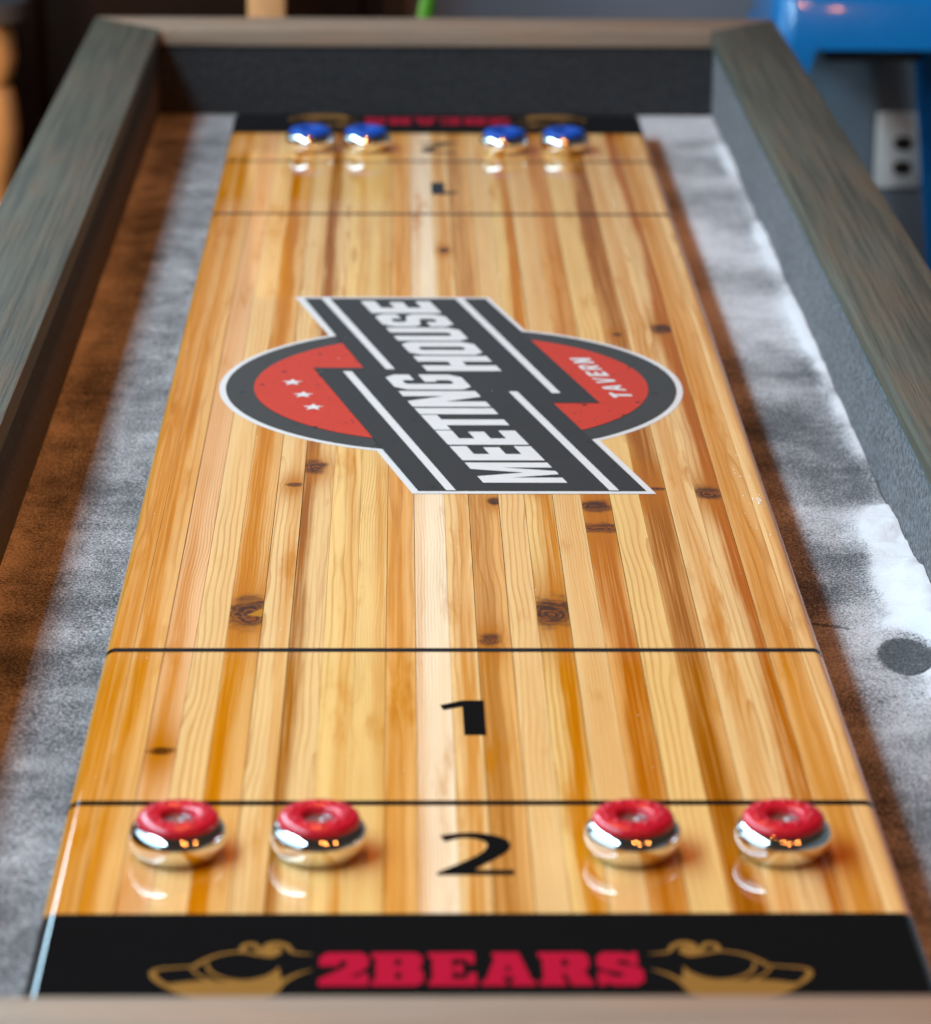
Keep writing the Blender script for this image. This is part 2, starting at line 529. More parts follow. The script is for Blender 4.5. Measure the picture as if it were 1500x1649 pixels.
# felt-lined inner faces
LIN = XIN + 0.004
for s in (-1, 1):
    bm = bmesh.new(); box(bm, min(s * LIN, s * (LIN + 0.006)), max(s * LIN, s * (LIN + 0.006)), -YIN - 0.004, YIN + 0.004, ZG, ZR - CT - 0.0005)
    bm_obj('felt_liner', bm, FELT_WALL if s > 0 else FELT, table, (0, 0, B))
    bm = bmesh.new(); box(bm, -LIN + 0.0005, LIN - 0.0005, min(s * (YIN + 0.004), s * (YIN + 0.010)), max(s * (YIN + 0.004), s * (YIN + 0.010)), ZG, ZR - CT - 0.0005)
    bm_obj('felt_liner', bm, FELT, table, (0, 0, B))
    bm = bmesh.new(); box(bm, min(s * (LIN + 0.0065), s * (XOUT - 0.006)), max(s * (LIN + 0.0065), s * (XOUT - 0.006)), -YOUT + 0.006, YOUT - 0.006, ZG - 0.12, ZR - CT - 0.0006, 0.002)
    bm_obj('side_panel', bm, STAIN_SIDE, table, (0, 0, B))
    bm = bmesh.new(); box(bm, -LIN - 0.006, LIN + 0.006, min(s * (YIN + 0.0105), s * (YOUT - 0.006)), max(s * (YIN + 0.0105), s * (YOUT - 0.006)), ZG - 0.12, ZR - CT - 0.0006, 0.002)
    bm_obj('end_panel', bm, STAIN_SIDE, table, (0, 0, B))
    for t in (-1, 1):
        bm = bmesh.new()
        box(bm, -0.06, 0.06, -0.06, 0.06, 0.0, B + ZG - 0.1205, 0.004)
        bm_obj('leg', bm, STAIN_SIDE, table, (s * 0.34, t * 1.15, 0))
bm = bmesh.new(); box(bm, -LIN - 0.006, LIN + 0.006, -YIN - 0.010, YIN + 0.010, ZG - 0.025, ZG - 0.006)
bm_obj('underframe', bm, DARKWOOD, table, (0, 0, B))


def fbm(x, y, s, seed=0.0, o=4):
    return noise.fractal(Vector((x * s, y * s, seed)), 1.0, 2.0, o)


def sm(v, a, b):
    t = max(0.0, min(1.0, (v - a) / (b - a)))
    return t * t * (3 - 2 * t)


HOLE = (0.325, -0.598, 0.022, 0.040)      # finger mark cleared in the drift


def hole_d(x, y):
    return math.hypot((x - HOLE[0]) / HOLE[2], (y - HOLE[1]) / HOLE[3])


def cover_right(x, y):
    t = (x - W2) / (LIN - W2)
    n = fbm(x, y, 9, 2.0)
    c = 0.37 + 0.22 * n
    c += 0.32 * sm(y, 0.12, 0.34) * (0.75 + 0.5 * fbm(x, y, 4.0, 5.0))      # white far stretch
    c -= 0.12 * sm(y, 0.65, 0.85) * sm(y, 1.0, 0.85)
    c += 0.16 * sm(t, 0.82, 0.98)                                           # powder gathered along the wall
    edge = -0.240 - 0.010 * math.cos((t - 0.5) * 5)
    drift = sm(y, edge, edge - 0.03) * sm(y, -0.82, -0.60)
    c += drift * (0.20 + 0.25 * n) * sm(t, 0.10, 0.7)
    c -= 0.11 * sm(y, edge - 0.005, edge + 0.01) * sm(y, 0.10, -0.10)
    c = min(c, 1.15)
    h = hole_d(x, y)
    c = c * sm(h, 0.85, 1.05) + 0.02 * (1 - sm(h, 0.85, 1.05))
    if abs(y + 0.530 + 0.04 * (t - 0.1)) < 0.0022 and t < 0.36:
        c -= 0.4
    return c


def cover_left(x, y):
    t = (-W2 - x) / (LIN - W2)
    c = 0.36 + 0.15 * fbm(x, y, 7, 12.0) + 0.10 * fbm(x * 1.6, y, 26, 3.0)
    c += 0.16 * sm(t, 0.72, 0.98)
    return c


def gutter(name, x0, x1, y0, y1, nx, ny, fn):
    verts, faces, dust = [], [], []
    for j in range(ny + 1):
        for i in range(nx + 1):
            x = x0 + (x1 - x0) * i / nx
            y = y0 + (y1 - y0) * j / ny
            c = fn(x, y)
            verts.append((x, y, ZG + 0.0006 * noise.noise(Vector((x * 40, y * 14, 1.7))) - 0.0008))
            dust.append(c)
    for j in range(ny):
        for i in range(nx):
            a = j * (nx + 1) + i
            faces.append((a, a + 1, a + nx + 2, a + nx + 1))
    o = mesh_obj(name, verts, faces, FELT_DUSTY, table, (0, 0, B), smooth=60)
    at = o.data.attributes.new('dust', 'FLOAT', 'POINT')
    at.data.foreach_set('value', dust)
    return o


gutter('gutter_floor', W2 - 0.012, LIN, -L, L, 44, 900, cover_right)
gutter('gutter_floor', -LIN, -W2 + 0.012, -L, L, 30, 500, cover_left)
gutter('gutter_floor', -LIN, LIN, L, YIN + 0.004, 120, 30, lambda x, y: 0.42 + 0.35 * sm(x, 0.15, 0.3) + 0.2 * fbm(x, y, 8, 4))
gutter('gutter_floor', -LIN, LIN, -YIN - 0.004, -L, 60, 14, lambda x, y: 0.4 + 0.2 * fbm(x, y, 8, 4))

# ---- playing board: a core slab that carries planks and printed marks
bm = bmesh.new(); box(bm, -W2 + 0.010, W2 - 0.010, -L + 0.004, L - 0.004, ZG + 0.0004, -0.0205)
board = bm_obj('playing_board', bm, DARKWOOD, table, (0, 0, B))
board['label'] = 'glossy resin-coated pine playing board with printed marks'

RAD = 0.0085


def arc_profile(side, off=0.0, n=9):
    """top outer corner of the board, from the side face up to the flat top"""
    cx, cz = side * (W2 - RAD), -RAD
    return [(cx + side * (RAD + off) * math.cos(a), cz + (RAD + off) * math.sin(a)) for a in [math.pi / 2 * k / n for k in range(n + 1)]]


def extrude_section(name, sec, y0, y1, mat, parent, loc=(0, 0, 0), smooth=30):
    n = len(sec)
    verts = [(x, y0, z) for x, z in sec] + [(x, y1, z) for x, z in sec]
    faces = [tuple(range(n)), tuple(range(2 * n - 1, n - 1, -1))]
    faces += [(i, n + i, n + (i + 1) % n, (i + 1) % n) for i in range(n)]
    bm = bmesh.new()
    vv = [bm.verts.new(v) for v in verts]
    for f in faces:
        bm.faces.new([vv[i] for i in f])
    return bm_obj(name, bm, mat, parent, loc, smooth=smooth)


EDGES = [-.254, -.2334, -.2116, -.1911, -.1693, -.1453, -.1243, -.1002, -.0775, -.0556, -.0346, -.0105, .0092, .0333,
         .0539, .0771, .0999, .1232, .1473, .1702, .1935, .2141, .2374, .254]
PALE, YEL, TAN, PINK, CREAM = (0.80, 0.525, 0.255), (0.82, 0.54, 0.235), (0.70, 0.39, 0.160), (0.73, 0.43, 0.225), (0.86, 0.67, 0.45)
ORG, BRN, RST = (0.51, 0.170, 0.020), (0.29, 0.092, 0.016), (0.40, 0.105, 0.014)
# tint, heartwood tint, streak centre / width / strength, grain kind, joint gap
SPEC = [
    (TAN, ORG, 0.000, .010, .55, 'c', .20), (TAN, ORG, -.004, .006, .65, 'c', .45), (PINK, ORG, -.004, .008, .30, 's', .25),
    (PALE, TAN, 0.004, .010, .35, 'm', .15), (TAN, ORG, -.005, .007, .95, 's', .45), (PALE, ORG, 0.006, .005, .30, 'm', .50),
    (PALE, BRN, -.008, .0065, .95, 'm', .15), (YEL, ORG, 0.003, .005, .35, 'c', .15), (YEL, ORG, 0.008, .006, .30, 's', .35),
    (TAN, ORG, -.002, .007, .50, 'c', .40), (CREAM, PINK, -.009, .006, .55, 's', .15), (PALE, ORG, 0.002, .006, .55, 'm', .45),
    (TAN, BRN, -.003, .010, .50, 'm', .45), (PALE, TAN, -.002, .008, .30, 'm', .25), (YEL, ORG, 0.005, .007, .95, 'm', .45),
    (PALE, TAN, 0.002, .009, .60, 's', .20), (TAN, RST, 0.002, .010, .70, 's', .50), (YEL, TAN, 0.000, .009, .20, 'm', .15),
    (TAN, BRN, 0.000, .011, .85, 's', .50), (PALE, ORG, 0.000, .007, .40, 'm', .15), (PALE, RST, 0.007, .008, 1.0, 'm', .45),
    (TAN, ORG, -.002, .007, .45, 'c', .30), (PALE, ORG, 0.004, .007, .30, 'c', .15)]
# plank index: (x, y, half width, length ratio)
KNOTS = {4: [(-.1560, -.592, .0165, 1.9)], 14: [(.0655, -.592, .0190, 1.55), (.0655, -.300, .0040, 2.0)],
         16: [(.1110, -.400, .0170, 0.65), (.1110, -.345, .0150, 0.9)], 12: [(.0300, -.333, .0055, 1.6), (.0180, -.645, .0080, 1.4)],
         2: [(-.2020, -.849, .0100, 0.55)], 20: [(.2045, .190, .0130, 1.3), (.2040, -.312, .0130, 1.3)],
         6: [(-.1160, -.245, .0100, 1.8)], 18: [(.1590, -.300, .0110, 0.35), (.160, .17, .005, 1.2)], 5: [(-.132, -.290, .0070, 0.7)],
         11: [(.000, .500, .0060, 1.8)]}
for i, sp in enumerate(SPEC):
    x0, x1 = EDGES[i], EDGES[i + 1]
    cx = (x0 + x1) / 2
    gL = (SPEC[i - 1][6] if i else 0) * 0.0005
    gR = sp[6] * 0.0005
    ch = 0.00012
    if i == 0:
        sec = [(x, z) for x, z in arc_profile(-1)] + [(-W2 + RAD + .0006, 0), (x1 - gR - ch, 0), (x1 - gR, -ch), (x1 - gR, -0.0200), (-W2, -0.0200)]
    elif i == len(SPEC) - 1:
        sec = [(x, z) for x, z in arc_profile(1)] + [(W2 - RAD - .0006, 0), (x0 + gL + ch, 0), (x0 + gL, -ch), (x0 + gL, -0.0200), (W2, -0.0200)]
    else:
        sec = [(x0 + gL, -0.0200), (x0 + gL, -ch), (x0 + gL + ch, 0), (x1 - gR - ch, 0), (x1 - gR, -ch), (x1 - gR, -0.0200)]
    o = extrude_section('plank', [(x - cx, z) for x, z in sec], -L, L, PINE, board, (cx, 0, 0))
    jit = 0.93 + 0.14 * random.random()
    o['tint'] = [c * jit for c in sp[0]]
    o['heart_tint'] = list(sp[1])
    o['heart'] = [sp[2], sp[3], sp[4]]
    kind = sp[5]
    if kind == 'c':
        gr = [random.uniform(-.006, .006), random.uniform(-.002, .004), random.uniform(.0055, .0075)]
    elif kind == 's':
        gr = [random.choice((-1, 1)) * random.uniform(.035, .06), .01, random.uniform(.0019, .0024)]
    else:
        gr = [random.choice((-1, 1)) * random.uniform(.010, .018), .004, random.uniform(.0036, .0052)]
    o['grain'] = gr
    o['seed'] = 3.7 * i + 1.3
    ks = KNOTS.get(i, [])
    o['knot_long'] = [kk[3] for kk in (ks + [(0, 0, 0, 1.0)] * 2)[:2]] + [1.0 if i == 4 else 0.0]
    for nm, kk in zip(('knot_a', 'knot_b'), ks + [(9.0, 9.0, .004, 1.0)] * 2):
        o[nm] = [kk[0] - cx, kk[1], kk[2]] if kk[0] < 5 else [9.0, 9.0, .004]


def wrap_strip(name, y0, y1, off, mat, drop=0.006):
    """a printed strip that runs across the top and over both rounded edges"""
    lf = arc_profile(-1, off)
    rg = arc_profile(1, off)[::-1]
    lf = lf + [(-W2 + RAD + .0006, off)]
    rg = [(W2 - RAD - .0006, off)] + rg
    sec = [(-W2 - off, -RAD - drop)] + lf + rg + [(W2 + off, -RAD - drop)]
    verts = [(x, y0, z) for x, z in sec] + [(x, y1, z) for x, z in sec]
    n = len(sec)
    faces = [(i, i + 1, n + i + 1, n + i) for i in range(n - 1)]
    o = mesh_obj(name, verts, faces, mat, board, smooth=40)
    return o


LW = 0.0072
for s in (-1, 1):
    for yy in (L - BAND - Z2, L - BAND - Z2 - Z1):
        wrap_strip('foul_line', s * yy - LW / 2, s * yy + LW / 2, 0.0003, P_BLACK)
    y0, y1 = sorted((s * L, s * (L - BAND)))
    o = wrap_strip('end_band', y0, y1, 0.0003, P_BLACK, 0.0095)
    o['label'] = 'black printed end band'

ONE = [[(-0.0188, -0.7689), (-0.0167, -0.7774), (-0.0037, -0.7713), (-0.0034, -0.8214), (0.0110, -0.8214), (0.0108, -0.7604), (-0.0039, -0.7604)]]
TWO = [crom([(-.0214, -.982), (-.012, -.9786), (-.0007, -.9774), (.0117, -.9811), (.0195, -.988), (.0215, -.9962), (.0195, -1.0045), (.014, -1.0129), (.006, -1.0225), (-.0011, -1.0311)], 5)
       + [(.0226, -1.0311), (.0224, -1.0385), (-.0236, -1.0385)]
       + crom([(-.0236, -1.0350), (-.010, -1.022), (.0005, -1.011), (.0058, -1.0025), (.0072, -.9943), (.0028, -.9878), (-.0064, -.9850), (-.0125, -.987), (-.0182, -.9905)], 5)]
for fl in (False, True):
    flat_print('numeral_one', [ONE], 0.0003, P_BLACK, board, fl)
    flat_print('numeral_two', [TWO], 0.0003, P_BLACK, board, fl)

# ---- lettering shapes on a unit box
GL = {
    'E': [[(0, 0), (1, 0), (1, .21), (.44, .21), (.44, .40), (.92, .40), (.92, .60), (.44, .60), (.44, .79), (1, .79), (1, 1), (0, 1)]],
    'M': [[(0, 0), (.25, 0), (.25, .60), (.42, 0), (.58, 0), (.75, .60), (.75, 0), (1, 0), (1, 1), (.68, 1), (.5, .40), (.32, 1), (0, 1)]],
    'T': [[(.31, 0), (.69, 0), (.69, .79), (1, .79), (1, 1), (0, 1), (0, .79), (.31, .79)]],
    'I': [[(0, 0), (1, 0), (1, 1), (0, 1)]],
    'N': [[(0, 0), (.33, 0), (.33, .52), (.64, 0), (1, 0), (1, 1), (.67, 1), (.67, .48), (.36, 1), (0, 1)]],
    'G': [[(1, .54), (.52, .54), (.52, .38), (.63, .38), (.63, .22), (.58, .18), (.42, .18), (.37, .22), (.37, .78), (.42, .82), (.58, .82), (.63, .78), (.63, .66), (1, .66), (1, .86), (.82, 1), (.18, 1), (0, .86), (0, .14), (.18, 0), (.82, 0), (1, .14)]],
    'H': [[(0, 0), (.37, 0), (.37, .40), (.63, .40), (.63, 0), (1, 0), (1, 1), (.63, 1), (.63, .60), (.37, .60), (.37, 1), (0, 1)]],
    'O': [[(0, .14), (.18, 0), (.82, 0), (1, .14), (1, .86), (.82, 1), (.18, 1), (0, .86)], [(.38, .23), (.42, .19), (.58, .19), (.62, .23), (.62, .77), (.58, .81), (.42, .81), (.38, .77)]],
    'U': [[(0, 1), (0, .14), (.18, 0), (.82, 0), (1, .14), (1, 1), (.63, 1), (.63, .23), (.58, .18), (.42, .18), (.37, .23), (.37, 1)]],
    'S': [[(0, .35), (0, .14), (.18, 0), (.82, 0), (1, .14), (1, .44), (.86, .55), (.42, .62), (.37, .66), (.37, .77), (.42, .81), (.59, .81), (.64, .77), (.64, .66), (1, .66), (1, .86), (.82, 1), (.18, 1), (0, .86), (0, .58), (.14, .47), (.58, .41), (.63, .37), (.63, .23), (.58, .19), (.41, .19), (.36, .23), (.36, .35)]],
    'A': [[(0, 0), (.28, 0), (.34, .22), (.66, .22), (.72, 0), (1, 0), (.68, 1), (.32, 1)], [(.40, .42), (.60, .42), (.5, .78)]],
    'V': [[(.32, 0), (.68, 0), (1, 1), (.72, 1), (.5, .3), (.28, 1), (0, 1)]],
    'R': [[(0, 0), (.32, 0), (.32, .36), (.42, .36), (.66, 0), (1, 0), (.74, .41), (.96, .55), (.96, .86), (.78, 1), (0, 1)], [(.32, .57), (.60, .57), (.65, .62), (.65, .76), (.60, .80), (.32, .80)]],
}


def word(spans, xbot, xtop, k):
    """letters reading along +Y with tops toward -X, baseline rising by k"""
    out = []
    for ch, y0, y1 in spans:
        out.append([[(xbot + (xtop - xbot) * t - k * (y0 + (y1 - y0) * s), y0 + (y1 - y0) * s) for s, t in c] for c in GL[ch]])
    return out


def ell(rx, ry, cy, n=96, a0=0.0):
    return [(rx * math.cos(2 * math.pi * i / n + a0), cy + ry * math.sin(2 * math.pi * i / n + a0)) for i in range(n)]


CYL = -0.005
flat_print('emblem_border', [[ell(.208, .2035, CYL)]], 0.0002, P_WHITE, board)
flat_print('emblem_border', [[[(-.1501, .308), (.0417, .308), (.0951, .10), (.1067, -.10), (.1616, -.3137), (-.0358, -.3137), (-.0907, -.10), (-.0967, .10)]]], 0.00035, P_WHITE, board)
flat_print('emblem_ring', [[ell(.2022, .1976, CYL)]], 0.0005, P_RING, board)
flat_print('emblem_disc', [[ell(.177, .172, CYL)]], 0.0008, P_RED, board)
flat_print('emblem_banner', [[[(-.1405, .300), (.0382, .300), (.1305, -.0593), (.0894, -.0593), (.1535, -.3070), (-.0315, -.3070), (-.1256, .052), (-.0795, .052)]]], 0.0011, P_GREY, board)
flat_print('emblem_stripe', [[[(-.1240, .3005), (-.1158, .3005), (-.0508, .047), (-.0588, .047)]]], 0.0013, P_WHITE, board)
flat_print('emblem_stripe', [[[(-.0980, .0396), (-.0900, .0396), (-.0006, -.3075), (-.0084, -.3075)]]], 0.0013, P_WHITE, board)
flat_print('emblem_stripe', [[[(.0080, .3005), (.0162, .3005), (.0974, -.0295), (.0896, -.0295)]]], 0.0013, P_WHITE, board)
flat_print('emblem_stripe', [[[(.0510, -.0245), (.0588, -.0245), (.1318, -.3075), (.1240, -.3075)]]], 0.0013, P_WHITE, board)
flat_print('emblem_lettering', word([('M', -.2876, -.2336), ('E', -.2275, -.1881), ('E', -.1839, -.1433), ('T', -.1411, -.0970), ('I', -.0948, -.0767), ('N', -.0722, -.0236), ('G', -.0189, .0289)], .0150, -.0537, .2634)
           + word([('H', .0411, .0909), ('O', .0950, .1398), ('U', .1439, .1901), ('S', .1944, .2393), ('E', .2437, .2888)], .0574, -.0106, .2580), 0.0013, P_WHITE, board)
lt, y = [], -.0425
for ch, w in zip('TAVERN', (.0150, .0180, .0165, .0140, .0155, .0170)):
    lt.append((ch, y, y + w)); y += w + .0064
flat_print('emblem_lettering', word(lt, .1515, .1328, .26), 0.0011, P_WHITE, board)
for sx, sy in ((-.1429, .0044), (-.1321, -.0349), (-.1222, -.0732)):
    pts = []
    for k in range(10):
        r = .0100 if k % 2 == 0 else .0042
        a = math.pi / 2 + k * math.pi / 5
        pts.append((sx + r * math.cos(a), sy + r * 1.05 * math.sin(a)))
    flat_print('emblem_star', [[pts]], 0.0011, P_WHITE, board)

# ---- end-band lettering (slab serif) and emblems
SL = {
    '2': [[(0, 0), (1, 0), (1, .36), (.84, .36), (.82, .27), (.62, .27), (.9, .46), (1, .62), (1, .85), (.86, 1), (.16, 1), (0, .86), (0, .60), (.40, .60), (.42, .74), (.52, .76), (.58, .68), (.48, .52), (0, .2)]],
    'B': [[(0, 0), (.86, 0), (1, .12), (1, .41), (.9, .51), (.98, .62), (.98, .88), (.85, 1), (0, 1), (0, .84), (.08, .84), (.08, .16), (0, .16)], [(.46, .2), (.56, .2), (.58, .24), (.58, .36), (.56, .40), (.46, .40)], [(.46, .6), (.55, .6), (.57, .64), (.57, .76), (.55, .8), (.46, .8)]],
    'E': [[(0, 0), (1, 0), (1, .38), (.85, .38), (.80, .2), (.5, .2), (.5, .42), (.60, .42), (.62, .34), (.72, .34), (.72, .66), (.62, .66), (.60, .58), (.5, .58), (.5, .8), (.80, .8), (.84, .66), (.97, .66), (.97, 1), (0, 1), (0, .84), (.08, .84), (.08, .16), (0, .16)]],
    'A': [[(0, 0), (.46, 0), (.46, .15), (.39, .15), (.41, .26), (.60, .26), (.62, .15), (.54, .15), (.54, 0), (1, 0), (1, .15), (.93, .15), (.72, 1), (.22, 1), (.22, .86), (.27, .86), (.08, .15), (0, .15)], [(.45, .42), (.56, .42), (.505, .68)]],
    'R': [[(0, 0), (.49, 0), (.49, .16), (.44, .16), (.44, .36), (.50, .36), (.60, 0), (1, 0), (1, .16), (.95, .16), (.86, .45), (.96, .56), (.96, .88), (.84, 1), (0, 1), (0, .84), (.07, .84), (.07, .16), (0, .16)], [(.44, .58), (.54, .58), (.56, .62), (.56, .74), (.54, .78), (.44, .78)]],
    'S': [[(0, 0), (.14, 0), (.2, .07), (.34, 0), (.84, 0), (1, .14), (1, .46), (.84, .58), (.46, .64), (.46, .72), (.52, .76), (.68, .74), (.76, .62), (.92, .62), (.92, 1), (.80, 1), (.74, .94), (.6, 1), (.16, 1), (.02, .86), (.02, .56), (.16, .46), (.54, .38), (.56, .30), (.48, .25), (.30, .28), (.18, .40), (0, .40)]],
}
BL = [('2', -.0909, -.0632), ('B', -.0616, -.0325), ('E', -.0297, -.0030), ('A', -.0004, .0298), ('R', .0321, .0617), ('S', .0645, .0904)]


def stroke(pts, ws):
    ws = [w * 0.60 for w in ws]
    pts = crom(pts, 5)
    n = len(pts)
    wf = []
    for i in range(n):
        t = i / (n - 1) * (len(ws) - 1)
        k = min(int(t), len(ws) - 2)
        wf.append(ws[k] + (ws[k + 1] - ws[k]) * (t - k))
    a, b_ = [], []
    for i, p in enumerate(pts):
        q0, q1 = Vector(pts[max(0, i - 1)]), Vector(pts[min(n - 1, i + 1)])
        d = (q1 - q0).normalized()
        nn = Vector((-d.y, d.x))
        a.append(tuple(Vector(p) + nn * wf[i] / 2)); b_.append(tuple(Vector(p) - nn * wf[i] / 2))
    return [a + b_[::-1]]


def bz(pts):
    return [(-.1840 + (x - 50) * .000128, -1.1306 - (y - 110) * .000286) for x, y in pts]


BEAR = [
    stroke(bz([(235, 205), (280, 180), (340, 158), (430, 146), (505, 158), (560, 168)]), [.0050, .0046, .0036, .0050, .0026]),
    stroke(bz([(432, 150), (440, 122), (470, 112), (500, 126), (512, 152)]), [.0050, .0062, .0062, .0030]),
    stroke(bz([(530, 158), (545, 122), (585, 110), (630, 122), (655, 148), (700, 156), (748, 158)]), [.0050, .0085, .0075, .0045, .0034, .0008]),
    [bz([(530, 160), (545, 128), (600, 124), (610, 152), (570, 172)])],
    stroke(bz([(255, 208), (170, 214), (80, 222), (54, 240), (78, 268), (120, 292), (170, 318)]), [.0030, .0034, .0050, .0064, .0060, .0060]),
    stroke(bz([(285, 195), (300, 228), (345, 255), (410, 272), (480, 274), (550, 258), (590, 236), (603, 214)]), [.0024, .0034, .0040, .0046, .0050, .0046, .0006]),
    stroke(bz([(215, 215), (250, 245), (300, 268), (340, 280)]), [.0020, .0034, .0040]),
    stroke(bz([(600, 300), (640, 268), (690, 244), (748, 226)]), [.0070, .0054, .0040, .0008]),
    [bz([(110, 290), (200, 278), (290, 272), (400, 276), (500, 276), (590, 240), (603, 222), (618, 268), (628, 292), (600, 330), (520, 352), (300, 352), (180, 330)])],
]
for fl in (False, True):
    flat_print('band_lettering', [[[(x0 + (x1 - x0) * s, -1.1832 + .0408 * t) for s, t in c] for c in SL[ch]] for ch, x0, x1 in BL], 0.0006, P_CRIMSON, board, fl)
    for mir in (1, -1):
        sh = [[[(mir * x, yy) for x, yy in c] for c in s] for s in BEAR]
        # each stroke a hair above the last so that none lie in one plane
        verts_shapes = sh
        o = None
        vv, ff = [], []
        for k, cs in enumerate(verts_shapes):
            cc = [[Vector((x, yy, 0)) for x, yy in c] for c in cs]
            flat = [v for c in cc for v in c]
            base = len(vv)
            sgn = -1 if fl else 1
            vv += [(sgn * v.x, sgn * v.y, 0.0006 + k * 0.00003) for v in flat]
            for t in tessellate_polygon(cc):
                a, b_, c_ = (flat[i] for i in t)
                if (b_ - a).cross(c_ - a).z < 0:
                    t = t[::-1]
                ff.append([base + i for i in t])
        mesh_obj('bear_emblem', vv, ff, P_GOLD, board)

# ------------------------------------------------------------------ spilled powder
verts, faces, dust = [], [], []
NX, NY = 54, 900
X0, X1, Y0, Y1 = 0.276, LIN - 0.0005, -0.84, 1.20
keep = {}
hh = []
for j in range(NY + 1):
    for i in range(NX + 1):
        x = X0 + (X1 - X0) * i / NX
        y = Y0 + (Y1 - Y0) * j / NY
        t = (x - X0) / (X1 - X0)
        ridge = sm(y - 0.05 * fbm(x, y, 14, 21), -0.245, -0.33) * sm(y, -0.80, -0.62)
        wall = 0.015 * math.exp(-((1 - t) / 0.30) ** 2) * ridge * max(0.2, 0.75 + 1.0 * fbm(x, y, 8, 9))
        spur = 0.007 * math.exp(-((y + 0.545) / 0.022) ** 2) * sm(t, 0.35, 0.8)
        blob = 0.0045 * math.exp(-((y + 0.30) / 0.05) ** 2) * sm(t, 0.45, 0.85)
        sheet = 0.0012 * ridge * sm(t, 0.25, 0.7) * (1 + 1.2 * fbm(x, y, 20, 4))
        wall += 0.0085 * math.exp(-((1 - t) / 0.17) ** 2) * sm(y, -0.25, 0.1) * max(0.12, 0.55 + 1.1 * fbm(x * 0.3, y, 5.0, 31))
        h = wall + spur + blob + sheet + 0.0010 * fbm(x, y, 45, 7) * ridge - 0.0011
        hd = hole_d(x, y)
        rim = 0.0004 * math.exp(-((hd - 1.12) / 0.14) ** 2)
        far_side = sm(y, HOLE[1] - 0.02, HOLE[1] + 0.03)
        ho = sm(hd, 0.94, 1.08 + 0.55 * far_side)
        h = (h + rim) * ho - 0.0016 * (1 - ho)
        hh.append(h)
        verts.append((x, y, B + ZG + h))
        dust.append(cover_right(x, y) + 1.0 * sm(h, 0.0003, 0.0065))
for j in range(NY):
    for i in range(NX):
        a = j * (NX + 1) + i
        q = (a, a + 1, a + NX + 2, a + NX + 1)
        if max(hh[k] for k in q) > -0.0009:
            faces.append(q)
o = mesh_obj('powder_drift', verts, faces, FELT_DUSTY, smooth=80)
o.data.attributes.new('dust', 'FLOAT', 'POINT').data.foreach_set('value', dust)
tag(o, 'white drift of spilled shuffleboard powder heaped against the right felt wall', 'powder', kind='stuff')

bm = bmesh.new()
rr = random.Random(5)
for k in range(110):
    cl = rr.random() < 0.55
    x = rr.gauss(.2445, .0035 if cl else .012)
    y = rr.gauss(-.326, .008 if cl else .05)
    if abs(x) > .246:
        continue
    if k > 55:
        x, y = rr.uniform(-.24, .24), rr.uniform(-1.05, .4)
        s = rr.uniform(.00018, .0004)
        bmesh.ops.create_icosphere(bm, subdivisions=1, radius=s, matrix=Matrix.Translation((x, y, B + .0014 + s * 0.4)))
        continue
    s = rr.uniform(.00025, .0007) * (1.7 if cl and rr.random() < .35 else 1)
    bmesh.ops.create_icosphere(bm, subdivisions=1, radius=s, matrix=Matrix.Translation((x, y, B + s * 0.4)) @ Matrix.Diagonal((1, 1.3, 0.6, 1)))
o = bm_obj('powder_specks', bm, POWDER, smooth=80)
o.data.attributes.new('dust', 'FLOAT', 'POINT').data.foreach_set('value', [1.0] * len(o.data.vertices))
tag(o, 'tiny white powder specks scattered on the board, densest by its right edge', 'powder', kind='stuff')


# ------------------------------------------------------------------ pucks
def puck_meshes():
    bm = bmesh.new()
    prof = [(0.0, 0.0004), (.0185, 0.0004), (.0200, .0008)]
    for k in range(15):                                    # bulging side
        a = -math.radians(57) + math.radians(57 + 52) * k / 14
        prof.append((.0168 + .0125 * math.cos(a), .0130 + (.0098 if a > 0 else .0150) * math.sin(a)))
    prof += [(.0235, .0209), (.0100, .0209), (.0095, .0175), (0.0, .0175)]
    lathe(bm, prof, 64)
    bmesh.ops.recalc_face_normals(bm, faces=bm.faces)
    body = bpy.data.meshes.new('body'); bm.to_mesh(body); bm.free()
    bm = bmesh.new()
    prof = [(.0104, .0180), (.0102, .0240), (.0107, .0251), (.0124, .0260), (.0155, .0264), (.0200, .0263), (.0230, .0254), (.0246, .0238), (.0250, .0222), (.0250, .0207)]
    lathe(bm, prof, 64)
    for k in range(12):
        a = 2 * math.pi * (k + 0.5) / 12
        bmesh.ops.create_uvsphere(bm, u_segments=10, v_segments=6, radius=.0020, matrix=Matrix.Translation((.0172 * math.cos(a), .0172 * math.sin(a), .0265)) @ Matrix.Diagonal((1, 1, .75, 1)))
    cap = bpy.data.meshes.new('cap'); bm.to_mesh(cap); bm.free()
    bm = bmesh.new()
    lathe(bm, [(.0091, .0176), (.0091, .0204), (.0084, .0209), (.0035, .0210), (.0030, .0204), (0, .0204)], 32)
    hub = bpy.data.meshes.new('hub'); bm.to_mesh(hub); bm.free()
    for me in (body, cap, hub):
        me.polygons.foreach_set('use_smooth', [True] * len(me.polygons))
        me.set_sharp_from_angle(angle=math.radians(50))
    return body, cap, hub


